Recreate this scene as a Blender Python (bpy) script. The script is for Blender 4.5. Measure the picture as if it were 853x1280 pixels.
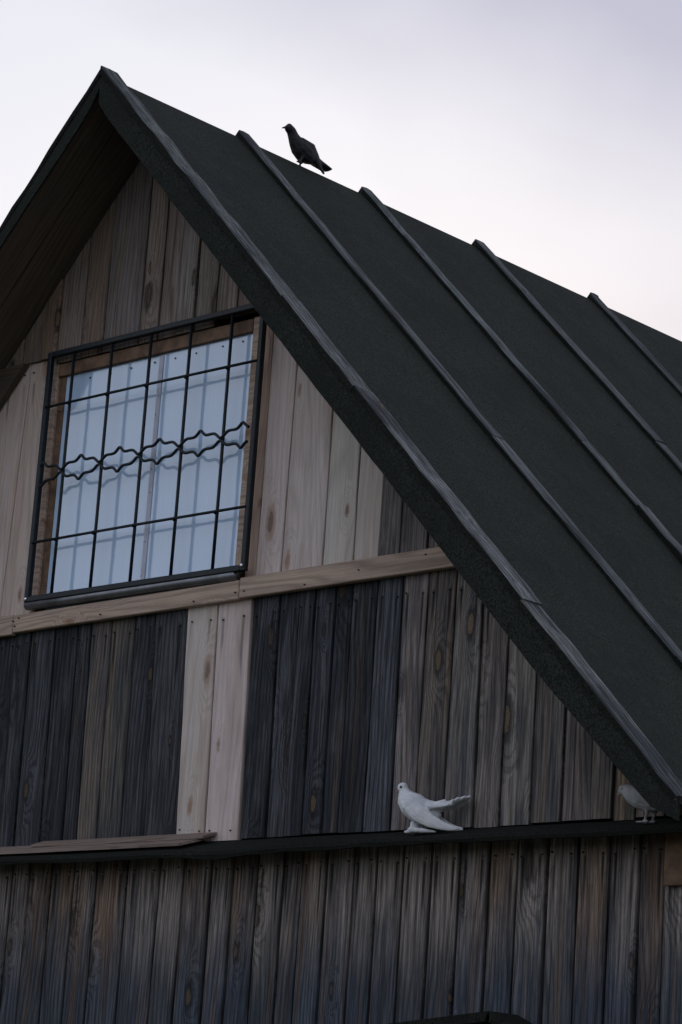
import bpy, bmesh, math, random
from mathutils import Vector, Matrix, noise as mnoise

# ------------------------------------------------------------------ reset
for o in list(bpy.data.objects):
    bpy.data.objects.remove(o, do_unlink=True)
scene = bpy.context.scene
COL = scene.collection
RAD = math.radians

# ------------------------------------------------------------------ camera
cam_data = bpy.data.cameras.new("camera")
cam = bpy.data.objects.new("camera", cam_data)
COL.objects.link(cam)
scene.camera = cam
cam_data.sensor_fit = 'VERTICAL'
cam_data.sensor_height = 36.0
cam_data.sensor_width = 24.0
cam_data.lens = 3260.8 / 1280 * 36.0
cam_data.clip_start = 0.1
cam_data.clip_end = 3000
yaw, pit, rol = RAD(43.75), RAD(14.204), RAD(3.948)
fwd = Vector((-math.sin(yaw) * math.cos(pit), math.cos(yaw) * math.cos(pit), math.sin(pit)))
rgt = Vector((math.cos(yaw), math.sin(yaw), 0))
upv = rgt.cross(fwd)
r2 = rgt * math.cos(rol) + upv * math.sin(rol)
u2 = -rgt * math.sin(rol) + upv * math.cos(rol)
cam.matrix_world = Matrix(((r2.x, u2.x, -fwd.x, 7.096), (r2.y, u2.y, -fwd.y, -6.303),
                           (r2.z, u2.z, -fwd.z, 1.65), (0, 0, 0, 1)))

# ------------------------------------------------------------------ world: overcast evening sky
SUN_ELEV, SUN_AZ = 9.0, 318.0      # degrees; a low veiled sun behind the barn
world = bpy.data.worlds.new("World")
scene.world = world
world.use_nodes = True
wn, wl = world.node_tree.nodes, world.node_tree.links
wn.clear()
w_out = wn.new('ShaderNodeOutputWorld')
w_bg = wn.new('ShaderNodeBackground')
w_bg.inputs['Strength'].default_value = 0.1
w_sky = wn.new('ShaderNodeTexSky')
w_sky.sky_type = 'NISHITA'
w_sky.sun_disc = False
w_sky.sun_elevation = RAD(SUN_ELEV)
w_sky.sun_rotation = RAD(SUN_AZ)
w_tc = wn.new('ShaderNodeTexCoord')
w_map = wn.new('ShaderNodeMapping')
w_map.inputs['Scale'].default_value = (1.0, 1.0, 1.6)
w_map.inputs['Location'].default_value = (-1.648, -0.6917, -4.1581)
w_n = wn.new('ShaderNodeTexNoise')
w_n.inputs['Scale'].default_value = 2.6
w_n.inputs['Detail'].default_value = 6.0
w_n.inputs['Roughness'].default_value = 0.43
w_r = wn.new('ShaderNodeValToRGB')
w_r.color_ramp.elements[0].position = 0.36
w_r.color_ramp.elements[0].color = (3.7, 3.8, 5.1, 1)
w_r.color_ramp.elements[1].position = 0.58
w_r.color_ramp.elements[1].color = (6.55, 6.7, 7.55, 1)
w_mix = wn.new('ShaderNodeVectorMath')      # cloud veil plus the glow of the low sun through it
w_mix.operation = 'MULTIPLY_ADD'
w_mix.inputs[1].default_value = (0.3, 0.3, 0.3)
wl.new(w_tc.outputs['Generated'], w_map.inputs['Vector'])
wl.new(w_map.outputs['Vector'], w_n.inputs['Vector'])
wl.new(w_n.outputs['Fac'], w_r.inputs['Fac'])
wl.new(w_sky.outputs['Color'], w_mix.inputs[0])
wl.new(w_r.outputs['Color'], w_mix.inputs[2])
wl.new(w_mix.outputs[0], w_bg.inputs['Color'])
wl.new(w_bg.outputs['Background'], w_out.inputs['Surface'])

sun_data = bpy.data.lights.new("sun", 'SUN')
sun_data.energy = 0.6
sun_data.angle = RAD(25)
sun_data.color = (1.0, 0.93, 0.86)
sun = bpy.data.objects.new("sun", sun_data)
COL.objects.link(sun)
az = RAD(SUN_AZ)
sd = Vector((math.sin(az) * math.cos(RAD(SUN_ELEV)), math.cos(az) * math.cos(RAD(SUN_ELEV)), math.sin(RAD(SUN_ELEV))))
sun.rotation_euler = sd.to_track_quat('Z', 'Y').to_euler()
sun.location = sd * 30

vs = scene.view_settings
vs.view_transform = 'Standard'
vs.look = 'None'
vs.exposure = 0.0
vs.gamma = 1.0
vs.use_curve_mapping = False

rnd = random.Random(11)


# ------------------------------------------------------------------ node helpers
class NB:
    def __init__(self, name):
        self.m = bpy.data.materials.new(name)
        self.m.use_nodes = True
        self.t = self.m.node_tree
        self.t.nodes.clear()
        self.out = self.t.nodes.new('ShaderNodeOutputMaterial')
        self.b = self.t.nodes.new('ShaderNodeBsdfPrincipled')
        self.t.links.new(self.b.outputs[0], self.out.inputs[0])

    def put(self, sock, v):
        if v is None:
            return
        if isinstance(v, bpy.types.NodeSocket):
            self.t.links.new(v, sock)
        else:
            if isinstance(v, tuple) and len(v) == 3 and len(sock.default_value) == 4:
                v = v + (1,)
            sock.default_value = v

    def n(self, typ, **kw):
        x = self.t.nodes.new(typ)
        for k, v in kw.items():
            setattr(x, k, v)
        return x

    def math(self, op, a, b=None, c=None, clamp=False):
        x = self.n('ShaderNodeMath', operation=op, use_clamp=clamp)
        self.put(x.inputs[0], a)
        self.put(x.inputs[1], b)
        if c is not None:
            self.put(x.inputs[2], c)
        return x.outputs[0]

    def vmath(self, op, a, b=None):
        x = self.n('ShaderNodeVectorMath', operation=op)
        self.put(x.inputs[0], a)
        self.put(x.inputs[1], b)
        return x.outputs[0]

    def noise(self, vec, scale, detail=3, rough=.55, dist=0.0):
        x = self.n('ShaderNodeTexNoise')
        self.put(x.inputs['Vector'], vec)
        x.inputs['Scale'].default_value = scale
        x.inputs['Detail'].default_value = detail
        x.inputs['Roughness'].default_value = rough
        x.inputs['Distortion'].default_value = dist
        return x.outputs['Fac']

    def mix(self, f, a, b, blend='MIX'):
        x = self.n('ShaderNodeMix', data_type='RGBA', blend_type=blend)
        x.clamp_factor = True
        self.put(x.inputs['Factor'], f)
        self.put(x.inputs['A'], a)
        self.put(x.inputs['B'], b)
        return x.outputs['Result']

    def step(self, v, lo, hi, a=0.0, b=1.0):
        x = self.n('ShaderNodeMapRange', interpolation_type='SMOOTHSTEP')
        self.put(x.inputs['Value'], v)
        x.inputs['From Min'].default_value = lo
        x.inputs['From Max'].default_value = hi
        x.inputs['To Min'].default_value = a
        x.inputs['To Max'].default_value = b
        return x.outputs['Result']

    def bump(self, h, strength, dist):
        x = self.n('ShaderNodeBump')
        x.inputs['Strength'].default_value = strength
        x.inputs['Distance'].default_value = dist
        self.put(x.inputs['Height'], h)
        self.t.links.new(x.outputs[0], self.b.inputs['Normal'])

    def objvec(self, rand=True):
        tc = self.n('ShaderNodeTexCoord')
        v = tc.outputs['Object']
        if rand:
            oi = self.n('ShaderNodeObjectInfo')
            cb = self.n('ShaderNodeCombineXYZ')
            self.put(cb.inputs[0], self.math('MULTIPLY', oi.outputs['Random'], 37.0))
            self.put(cb.inputs[1], self.math('MULTIPLY', oi.outputs['Random'], 11.0))
            self.put(cb.inputs[2], self.math('MULTIPLY', oi.outputs['Random'], 53.0))
            v = self.vmath('ADD', v, cb.outputs[0])
        return v

    def sep(self, v):
        x = self.n('ShaderNodeSeparateXYZ')
        self.put(x.inputs[0], v)
        return x.outputs


def wood(name, axis='z', sec=(.02, .023, .03), sec_amt=.6, third=(.12, .08, .05), third_amt=.3,
         ring_amt=.35, fine_amt=.35, knot_thr=.36, knot_col=(.14, .095, .052), knot_rim=(.012, .011, .011),
         nails=0.85, gain=1.4, edge_amt=.6, edge_col=(.022, .024, .028), crack_amt=.65, top_col=None, top_amt=0.0, rough=.85, ring_f=150.0, bump=.5):
    """weathered timber: long grain along one axis, cathedral rings bending round knots, streaks, nail stains"""
    B = NB(name)
    v = B.objvec()
    s = B.sep(v)
    ax = {'x': 0, 'y': 1, 'z': 2}[axis]
    across = [i for i in (0, 1, 2) if i != ax]
    A, D, L = s[across[0]], s[across[1]], s[ax]
    if axis == 'x':
        A = B.math('MULTIPLY_ADD', s[1], .8, s[2])

    def vec(fa, fd, fl):
        c = B.n('ShaderNodeCombineXYZ')
        B.put(c.inputs[0], B.math('MULTIPLY', A, fa))
        B.put(c.inputs[1], B.math('MULTIPLY', D, fd))
        B.put(c.inputs[2], B.math('MULTIPLY', L, fl))
        return c.outputs[0]
    # knots: sparse stretched cells
    vo = B.n('ShaderNodeTexVoronoi', feature='F1', voronoi_dimensions='2D')
    kc = B.n('ShaderNodeCombineXYZ')
    B.put(kc.inputs[0], B.math('MULTIPLY', A, 7.5))
    B.put(kc.inputs[1], B.math('MULTIPLY', L, 2.6))
    B.put(vo.inputs['Vector'], kc.outputs[0])
    vo.inputs['Scale'].default_value = 1.0
    vo.inputs['Randomness'].default_value = .9
    kd = vo.outputs['Distance']
    ksel = B.math('LESS_THAN', B.sep(vo.outputs['Color'])[0], knot_thr)
    kc3 = B.sep(vo.outputs['Color'])
    ksz = B.math('MULTIPLY_ADD', B.math('POWER', kc3[1], 2.0), 1.0, .42)
    kdk = B.math('MULTIPLY_ADD', kc3[2], .9, .25)
    kd = B.math('DIVIDE', B.math('MULTIPLY_ADD', B.noise(v, 45, 3, .6), .12, B.math('SUBTRACT', kd, .06)), ksz)
    knot = B.math('MULTIPLY', B.step(kd, .10, .065, 0, 1), ksel)
    rim = B.math('MULTIPLY', B.math('MULTIPLY', B.step(kd, .21, .10), B.step(kd, .05, .1)), ksel)
    field = B.math('MULTIPLY', B.step(kd, .55, .05), ksel)
    # grain
    warp = B.noise(vec(5, 5, .7), 1.0, 2)
    warp2 = B.noise(vec(16, 16, 2.2), 1.0, 2)
    ph = B.math('MULTIPLY_ADD', A, ring_f * 2, B.math('MULTIPLY', warp, 55.0))
    ph = B.math('MULTIPLY_ADD', warp2, 7.0, ph)
    ph = B.math('MULTIPLY_ADD', field, 26.0, ph)
    ring = B.math('MULTIPLY_ADD', B.math('SINE', ph), .5, .5)
    ring = B.math('POWER', ring, 2.2)
    fine = B.noise(vec(320, 320, 5), 1.0, 3, .65)
    fine2 = B.noise(vec(900, 900, 30), 1.0, 2, .7)
    streak = B.noise(vec(24, 24, .9), 1.0, 4, .6, .3)
    blotch = B.noise(vec(7, 7, 2.6), 1.0, 4, .6)
    oi = B.n('ShaderNodeObjectInfo')
    base = oi.outputs['Color']
    bc = B.n('ShaderNodeAttribute', attribute_name='bc')
    bs = B.sep(bc.outputs['Vector'])     # across (-.5 .. .5), metres from top, metres from bottom
    col = base
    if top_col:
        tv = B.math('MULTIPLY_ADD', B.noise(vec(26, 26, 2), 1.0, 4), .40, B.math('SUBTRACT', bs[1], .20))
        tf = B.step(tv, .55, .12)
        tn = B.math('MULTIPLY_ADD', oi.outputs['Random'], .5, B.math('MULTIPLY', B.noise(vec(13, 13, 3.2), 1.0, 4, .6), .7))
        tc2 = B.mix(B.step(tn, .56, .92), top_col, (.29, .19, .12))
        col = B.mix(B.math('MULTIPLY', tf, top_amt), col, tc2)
    mixf = B.math('MULTIPLY', B.step(B.math('MULTIPLY_ADD', blotch, .55, B.math('MULTIPLY', streak, .5)), .46, .63), sec_amt)
    col = B.mix(mixf, col, sec)
    st3 = B.noise(vec(38, 38, .6), 1.0, 3, .5)
    st3 = B.math('MULTIPLY', B.step(st3, .54, .70), third_amt)
    col = B.mix(st3, col, third)
    edge = B.math('MULTIPLY', B.step(B.math('MULTIPLY_ADD', B.noise(vec(9, 9, 3.0), 1.0, 4, .65), .75, B.math('ABSOLUTE', bs[0])), .74, .98), edge_amt)
    col = B.mix(edge, col, edge_col)
    crack = B.step(B.noise(vec(75, 75, 1.1), 1.0, 2, .5), .66, .72)
    col = B.mix(B.math('MULTIPLY', crack, crack_amt), col, (.012, .011, .011))
    dark = B.math('MULTIPLY_ADD', ring, -ring_amt, 1.0)
    dark = B.math('MULTIPLY', dark, B.step(fine, .28, .72, 1 - fine_amt, 1 + fine_amt * .8))
    dark = B.math('MULTIPLY', dark, B.step(fine2, .2, .8, 1 - fine_amt * .5, 1 + fine_amt * .5))
    vm = B.n('ShaderNodeVectorMath', operation='SCALE')
    B.put(vm.inputs[0], col)
    B.put(vm.inputs['Scale'], dark)
    col = vm.outputs[0]
    col = B.mix(B.math('MULTIPLY', rim, .8), col, knot_rim)
    kring = B.math('MULTIPLY_ADD', B.math('SINE', B.math('MULTIPLY', kd, 190.0)), .25, .75)
    km = B.n('ShaderNodeVectorMath', operation='SCALE')
    km.inputs[0].default_value = knot_col
    B.put(km.inputs['Scale'], B.math('MULTIPLY', kring, kdk))
    col = B.mix(B.math('MULTIPLY', knot, .72), col, km.outputs[0])
    if nails > 0:
        # rust-black runs below the two nails at the head of each board
        au = B.math('ABSOLUTE', B.math('SUBTRACT', B.math('ABSOLUTE', bs[0]), .31))
        run = B.math('MULTIPLY', B.step(au, .075, .02), B.step(bs[1], .07, .09))
        ln = B.math('MULTIPLY_ADD', B.noise(vec(14, 0, 0), 1.0, 1), .5, -.10)
        run = B.math('MULTIPLY', run, B.step(B.math('SUBTRACT', bs[1], ln), .10, .0))
        run = B.math('MULTIPLY', run, B.step(streak, .25, .5))
        col = B.mix(B.math('MULTIPLY', run, nails), col, (.006, .006, .007))
    gm = B.n('ShaderNodeVectorMath', operation='SCALE')
    B.put(gm.inputs[0], col)
    gm.inputs['Scale'].default_value = gain
    B.put(B.b.inputs['Base Color'], gm.outputs[0])
    B.b.inputs['Roughness'].default_value = rough
    B.b.inputs['Specular IOR Level'].default_value = .25
    h = B.math('MULTIPLY_ADD', ring, -.35, B.math('MULTIPLY', fine, 1.0))
    B.bump(h, bump, .004)
    return B.m


M = {}
M['old'] = wood('weathered_wood', sec=(.03, .033, .039), sec_amt=.7, third=(.13, .092, .058), third_amt=.6, knot_thr=.4, gain=2.0, fine_amt=.55, ring_amt=.4)
M['dark'] = wood('dark_weathered_wood', sec=(.082, .087, .098), sec_amt=.75, third=(.085, .062, .045), third_amt=.5,
                 knot_thr=.48, ring_amt=.55, fine_amt=.75, gain=1.15)
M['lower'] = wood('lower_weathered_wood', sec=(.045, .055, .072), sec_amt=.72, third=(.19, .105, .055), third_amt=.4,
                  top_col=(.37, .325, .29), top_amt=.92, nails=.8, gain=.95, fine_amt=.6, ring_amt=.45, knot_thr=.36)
M['fresh'] = wood('fresh_pine_wood', sec=(.31, .25, .215), sec_amt=.5, third=(.33, .235, .17), third_amt=.4,
                  ring_amt=.14, fine_amt=.15, knot_thr=.34, knot_col=(.24, .13, .075), knot_rim=(.25, .17, .125),
                  nails=.5, ring_f=90, bump=.2, rough=.75, gain=1.47, edge_amt=.2, edge_col=(.25, .19, .15), crack_amt=.12)
M['gable'] = wood('gable_wood', sec=(.125, .10, .085), sec_amt=.7, third=(.2, .125, .07), third_amt=.5,
                  ring_amt=.3, fine_amt=.38, knot_thr=.5, nails=.2, gain=1.28, crack_amt=.6, edge_amt=.35)
M['trimx'] = wood('trim_pine_wood', axis='x', sec=(.22, .175, .145), sec_amt=.5, third=(.24, .165, .11), third_amt=.4,
                  ring_amt=.3, fine_amt=.18, knot_thr=.5, knot_col=(.17, .09, .05), knot_rim=(.2, .13, .09),
                  nails=0, ring_f=110, bump=.25, gain=1.5, edge_amt=0, crack_amt=.2)
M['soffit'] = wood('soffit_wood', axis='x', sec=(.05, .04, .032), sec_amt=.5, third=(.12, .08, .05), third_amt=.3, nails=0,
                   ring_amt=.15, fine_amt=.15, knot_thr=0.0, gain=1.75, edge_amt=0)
M['batten'] = wood('batten_wood', axis='x', sec=(.022, .026, .03), sec_amt=.95, third=(.085, .092, .088), third_amt=.6,
                   ring_amt=.4, fine_amt=.8, knot_thr=.06, nails=0, bump=.9, gain=1.35, edge_amt=0, crack_amt=.5)


def felt_mat(name, k):
    B = NB(name)
    v = B.objvec()
    g = B.noise(v, 150, 4, .9)
    g2 = B.noise(v, 85, 3, .8)
    bl = B.noise(v, 3.2, 4, .6)
    bl2 = B.noise(v, 17, 3, .6)
    c = B.mix(B.step(g, .35, .68), (.0045, .0065, .0055), (.058, .066, .056))
    c = B.mix(B.math('MULTIPLY', B.step(bl, .38, .66), .5), c, (.017, .0205, .018))
    c = B.mix(B.math('MULTIPLY', B.step(bl2, .56, .74), .3), c, (.05, .055, .046))
    c = B.mix(B.step(g2, .66, .76, 0, .5), c, (.085, .093, .083))
    gm = B.n('ShaderNodeVectorMath', operation='SCALE')
    B.put(gm.inputs[0], c)
    gm.inputs['Scale'].default_value = k
    B.put(B.b.inputs['Base Color'], gm.outputs[0])
    B.b.inputs['Roughness'].default_value = .95
    B.b.inputs['Specular IOR Level'].default_value = .12
    B.bump(B.math('ADD', g, B.math('MULTIPLY', bl2, 2.0)), .22, .004)
    return B.m


M['felt'] = felt_mat('roofing_felt', .78)
M['oldfelt_and_shade'] = felt_mat('old_felt_and_batten_shade', .5)


def plain(name, col, rough=.5, metal=0.0, var=.25, scale=30, spec=.5, bump=0.0, coat=0.0):
    B = NB(name)
    v = B.objvec()
    n = B.noise(v, scale, 3)
    c = B.mix(B.step(n, .3, .7), tuple(x * (1 - var) for x in col), tuple(min(1, x * (1 + var)) for x in col))
    B.put(B.b.inputs['Base Color'], c)
    B.b.inputs['Roughness'].default_value = rough
    B.b.inputs['Metallic'].default_value = metal
    B.b.inputs['Specular IOR Level'].default_value = spec
    B.b.inputs['Coat Weight'].default_value = coat
    if bump:
        B.bump(n, bump, .004)
    return B.m


M['iron'] = plain('painted_iron', (.006, .012, .016), .45, 0, .35, 60, .3, .15)
M['zinc'] = plain('galvanised_sheet', (.24, .25, .27), .42, .85, .2, 14, .5, .1)
M['bolt'] = plain('bright_steel', (.75, .76, .78), .2, 1.0, .1, 50)
M['nail'] = plain('rusty_nail', (.02, .017, .015), .7, .3, .3, 80)
M['tack'] = plain('steel_tack', (.16, .16, .17), .4, .8, .2, 80)
M['black'] = plain('wall_cavity', (.006, .006, .006), .95, 0, .2, 10, .1)
M['sidewall'] = plain('side_wall_wood', (.07, .068, .07), .9, 0, .4, 9, .2, .3)
M['inner'] = plain('brown_window_wood', (.16, .098, .062), .7, 0, .3, 22, .3, .2)


def film_mat():
    B = NB('window_film')
    v = B.objvec(False)
    s = B.sep(v)
    c1 = B.n('ShaderNodeCombineXYZ')
    B.put(c1.inputs[0], B.math('MULTIPLY', s[0], 1.0))
    B.put(c1.inputs[2], B.math('MULTIPLY', s[2], .06))
    n = B.noise(c1.outputs[0], 90, 3)
    n2 = B.noise(v, 4.5, 3)
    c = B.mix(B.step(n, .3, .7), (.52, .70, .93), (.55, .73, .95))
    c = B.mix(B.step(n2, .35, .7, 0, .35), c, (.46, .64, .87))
    B.put(B.b.inputs['Base Color'], c)
    B.b.inputs['Roughness'].default_value = .07
    B.b.inputs['IOR'].default_value = 2.1
    B.b.inputs['Specular IOR Level'].default_value = .5
    B.bump(B.math('ADD', B.math('MULTIPLY', n2, 2.0), B.math('MULTIPLY', n, .05)), .10, .01)
    return B.m


M['film'] = film_mat()
M['strip'] = plain('seam_tape', (.46, .50, .60), .35, 0, .12, 20, .5)


def feather_mat(name, c0, c1, rough, sheen=0.0):
    B = NB(name)
    v = B.objvec(False)
    n = B.noise(v, 45, 4, .65)
    n2 = B.noise(v, 14, 2)
    c = B.mix(B.step(B.math('MULTIPLY_ADD', n, .6, B.math('MULTIPLY', n2, .4)), .36, .62), c0, c1)
    B.put(B.b.inputs['Base Color'], c)
    B.b.inputs['Roughness'].default_value = rough
    B.b.inputs['Specular IOR Level'].default_value = .25
    sp = B.sep(v)
    fc = B.n('ShaderNodeCombineXYZ')
    B.put(fc.inputs[0], B.math('MULTIPLY', sp[0], 28.0))
    B.put(fc.inputs[1], B.math('MULTIPLY', sp[1], 150.0))
    B.put(fc.inputs[2], B.math('MULTIPLY_ADD', sp[0], 90.0, B.math('MULTIPLY', sp[2], 190.0)))
    fn = B.noise(fc.outputs[0], 1.0, 3, .6)
    B.bump(B.math('ADD', n, B.math('MULTIPLY', fn, 1.6)), .55, .005)
    return B.m


M['whitebird'] = feather_mat('white_plumage', (.68, .71, .75), (.84, .86, .88), .8)
M['greybird'] = feather_mat('pale_grey_plumage', (.27, .28, .285), (.38, .39, .395), .8)
M['blackbird'] = feather_mat('black_plumage', (.012, .013, .015), (.035, .037, .042), .6)
M['beakpink'] = plain('pink_beak', (.42, .24, .2), .5)
M['beakdark'] = plain('dark_beak', (.03, .028, .028), .5)
M['eye'] = plain('dark_eye', (.006, .005, .005), .15, spec=.6)


def ground_mat():
    B = NB('yard_grass')
    v = B.objvec(False)
    n = B.noise(v, .5, 6, .65)
    n2 = B.noise(v, 12, 4, .7)
    c = B.mix(B.step(n, .4, .62), (.045, .055, .022), (.075, .06, .042))
    c = B.mix(B.step(n2, .3, .7, 0, .6), c, (.03, .04, .015))
    B.put(B.b.inputs['Base Color'], c)
    B.b.inputs['Roughness'].default_value = .95
    B.bump(n2, .8, .05)
    return B.m


M['ground'] = ground_mat()


# ------------------------------------------------------------------ object helpers
def link(name, mesh, mat, parent=None, color=None, smooth=False, kind=None):
    o = bpy.data.objects.new(name, mesh)
    COL.objects.link(o)
    if mat is not None and not mesh.materials:
        mesh.materials.append(M[mat] if isinstance(mat, str) else mat)
    if parent is not None:
        o.parent = parent
    if color is not None:
        o.color = (color[0], color[1], color[2], 1)
    if smooth:
        for p in mesh.polygons:
            p.use_smooth = True
    if kind:
        o['kind'] = kind
    return o


def mesh_from(name, verts, faces):
    me = bpy.data.meshes.new(name)
    me.from_pydata(verts, [], faces)
    me.update()
    return me


def empty(name, label, cat, loc=(0, 0, 0)):
    e = bpy.data.objects.new(name, None)
    COL.objects.link(e)
    e.location = loc
    e['label'] = label
    e['category'] = cat
    e.empty_display_size = .1
    return e


def ring_mesh(name, rings, close=True):
    """rings: list of equal-length point lists -> tube with end caps"""
    V, F = [], []
    k = len(rings[0])
    for r in rings:
        V += [tuple(p) for p in r]
    for i in range(len(rings) - 1):
        for j in range(k):
            a, b = i * k + j, i * k + (j + 1) % k
            F.append((a, b, b + k, a + k))
    F.append(tuple(reversed(range(k))))
    F.append(tuple(range((len(rings) - 1) * k, len(rings) * k)))
    return V, F


def fix_normals(me):
    bm = bmesh.new()
    bm.from_mesh(me)
    bmesh.ops.recalc_face_normals(bm, faces=bm.faces)
    bm.to_mesh(me)
    bm.free()


def add_bc(me, fn):
    a = me.attributes.new('bc', 'FLOAT_VECTOR', 'POINT')
    for i, v in enumerate(me.vertices):
        a.data[i].vector = fn(v.co)


def vboard(name, parent, mat, color, xb, xt, zb, zt, yf=0.0, th=.024, n=7, wav=.0016, tilt=0.0):
    """vertical board: xb, xt = (left, right) at foot and head; zt = (left, right) head heights; front face at y = yf"""
    cx = (xb[0] + xb[1]) / 2
    ztm = max(zt)
    seed = rnd.random() * 100
    rings = []
    bv = .0022
    for i in range(n + 1):
        t = i / n
        zl = zb + (zt[0] - zb) * t
        zr = zb + (zt[1] - zb) * t
        x0 = xb[0] + (xt[0] - xb[0]) * t + wav * mnoise.noise((seed, t * 5, 0)) * 2
        x1 = xb[1] + (xt[1] - xb[1]) * t + wav * mnoise.noise((seed, t * 5, 9)) * 2
        y = yf + .0025 * mnoise.noise((seed, t * 2.0, 20)) + tilt * (t - .5)
        cup = .0016 * mnoise.noise((seed, 1.5, 40))
        xm = (x0 + x1) / 2
        zm = (zl + zr) / 2
        rings.append([(x0 - cx, yf + th, zl), (x0 - cx, y + bv + cup, zl), (x0 + bv - cx, y + cup, zl), (xm - cx, y - cup, zm),
                      (x1 - bv - cx, y + cup, zr), (x1 - cx, y + bv + cup, zr), (x1 - cx, yf + th, zr)])
    V, F = ring_mesh(name, rings)
    V = [(a, b, c - zb) for a, b, c in V]
    me = mesh_from(name, V, F)
    fix_normals(me)
    w = max(.01, xt[1] - xt[0])
    off = ((xt[0] + xt[1]) / 2 - cx)
    H = ztm - zb
    add_bc(me, lambda co: ((co.x - off) / w, H - co.z, co.z))
    o = link(name, me, mat, parent, color)
    o.location = (cx, 0, zb)
    return o


def box_verts(x0, x1, y0, y1, z0, z1, b=.003):
    bm = bmesh.new()
    bmesh.ops.create_cube(bm, size=1)
    for v in bm.verts:
        v.co = Vector((x0 + (v.co.x + .5) * (x1 - x0), y0 + (v.co.y + .5) * (y1 - y0), z0 + (v.co.z + .5) * (z1 - z0)))
    if b:
        bmesh.ops.bevel(bm, geom=list(bm.edges), offset=b, segments=1, affect='EDGES')
    return bm


def box(name, parent, mat, x0, x1, y0, y1, z0, z1, b=.003, color=None, rot=0.0):
    """axis-aligned bevelled bar with its origin at the middle"""
    c = Vector(((x0 + x1) / 2, (y0 + y1) / 2, (z0 + z1) / 2))
    bm = box_verts(x0 - c.x, x1 - c.x, y0 - c.y, y1 - c.y, z0 - c.z, z1 - c.z, b)
    me = bpy.data.meshes.new(name)
    bm.to_mesh(me)
    bm.free()
    o = link(name, me, mat, parent, color)
    o.location = c
    o.rotation_euler = (0, rot, 0)
    return o


def tube(name, parent, mat, pts, r, sides=8, smooth=True):
    pts = [Vector(p) for p in pts]
    rings = []
    for i, p in enumerate(pts):
        a = pts[max(0, i - 1)]
        b = pts[min(len(pts) - 1, i + 1)]
        d = (b - a).normalized()
        ref = Vector((0, 1, 0)) if abs(d.y) < .9 else Vector((1, 0, 0))
        u = d.cross(ref).normalized()
        w = d.cross(u)
        rings.append([p + (u * math.cos(q) + w * math.sin(q)) * r for q in [2 * math.pi * k / sides for k in range(sides)]])
    V, F = ring_mesh(name, rings)
    me = mesh_from(name, V, F)
    fix_normals(me)
    return link(name, me, mat, parent, smooth=smooth)


# ------------------------------------------------------------------ the ground
gv = []
gf = []
N = 24
for i in range(N + 1):
    for j in range(N + 1):
        x = (i / N * 2 - 1)
        y = (j / N * 2 - 1)
        x = math.copysign(abs(x) ** 3, x) * 900
        y = math.copysign(abs(y) ** 3, y) * 900
        gv.append((x, y, -.02 + .04 * mnoise.noise((x * .2, y * .2, 0))))
for i in range(N):
    for j in range(N):
        a = i * (N + 1) + j
        gf.append((a, a + N + 1, a + N + 2, a + 1))
ground = link('ground', mesh_from('ground', gv, gf), 'ground', smooth=True, kind='structure')

# ------------------------------------------------------------------ the barn
TH = RAD(46.2)
TAN, COS, SIN = math.tan(TH), math.cos(TH), math.sin(TH)
RIDGE = 5.622            # top of the felt at the ridge
SOFF = 5.573             # underside of the roof deck at the ridge
OV = .365                # rake overhang in front of the wall
HALF = 2.74              # half the width of the gable wall
EAVE = 2.800             # roof edge, measured from the ridge
BACK = 7.4

barn = empty('wooden_barn', 'weathered plank barn with steep dark felt roof and grilled gable window', 'barn')


def soff_z(x):
    return SOFF - TAN * abs(x) - .004


BLUEDARK = [(.026, .030, .037), (.031, .035, .043), (.022, .025, .030), (.038, .041, .048)]
GREY = [(.105, .098, .098), (.12, .108, .102), (.095, .092, .098)]
BROWN = [(.125, .098, .075), (.11, .085, .066)]


def jit(c, a=.12):
    k = 1 + rnd.uniform(-a, a)
    return tuple(x * k * (1 + rnd.uniform(-.03, .03)) for x in c)


nail_pts = []


def add_nails(xt, zt, y, dz=.055):
    w = xt[1] - xt[0]
    for s in (.19, .81):
        nail_pts.append((xt[0] + w * (s + rnd.uniform(-.04, .04)), y, zt - dz + rnd.uniform(-.008, .008)))


# ---- lower wall
lower = link('lower_wall', mesh_from('lower_wall', [(-HALF, .03, 0), (HALF, .03, 0), (HALF, .03, 2.745), (-HALF, .03, 2.745),
             (-HALF, .1, 0), (HALF, .1, 0), (HALF, .1, 2.745), (-HALF, .1, 2.745)],
             [(0, 1, 2, 3), (5, 4, 7, 6), (4, 0, 3, 7), (1, 5, 6, 2), (3, 2, 6, 7), (4, 5, 1, 0)]), 'black', barn)
xs = [-.505, -.405, -.281, -.159, -.033, .131, .298, .423, .563, .665, .785, .907, .995, 1.108, 1.231, 1.333, 1.45, 1.570,
      1.691, 1.812, 1.923, 2.044, 2.162, 2.281, 2.395, 2.487, 2.60, HALF]
x = -.505
pre = []
while x > -HALF + .1:
    x -= rnd.uniform(.11, .14)
    pre.append(max(x, -HALF))
xs = list(reversed(pre)) + xs
lc = [(.075, .092, .118), (.088, .104, .130), (.068, .084, .108), (.10, .112, .134), (.084, .09, .104)]
for i in range(len(xs) - 1):
    g = rnd.uniform(.003, .0062)
    j1, j2 = rnd.uniform(-.003, .003), rnd.uniform(-.003, .003)
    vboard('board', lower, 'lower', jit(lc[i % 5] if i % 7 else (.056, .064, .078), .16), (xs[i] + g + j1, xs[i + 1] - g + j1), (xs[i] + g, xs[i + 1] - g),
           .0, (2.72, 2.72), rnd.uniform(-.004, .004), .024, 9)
    add_nails((xs[i], xs[i + 1]), 2.72, -.003, .075)

# short over-boards where the wall meets the eave, upper right
box('cover_board', lower, 'inner', 2.505, 2.60, -.028, -.006, 2.535, 2.71, .002)
box('cover_board', lower, 'inner', 2.603, 2.72, -.027, -.006, 2.54, 2.71, .002)

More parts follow.
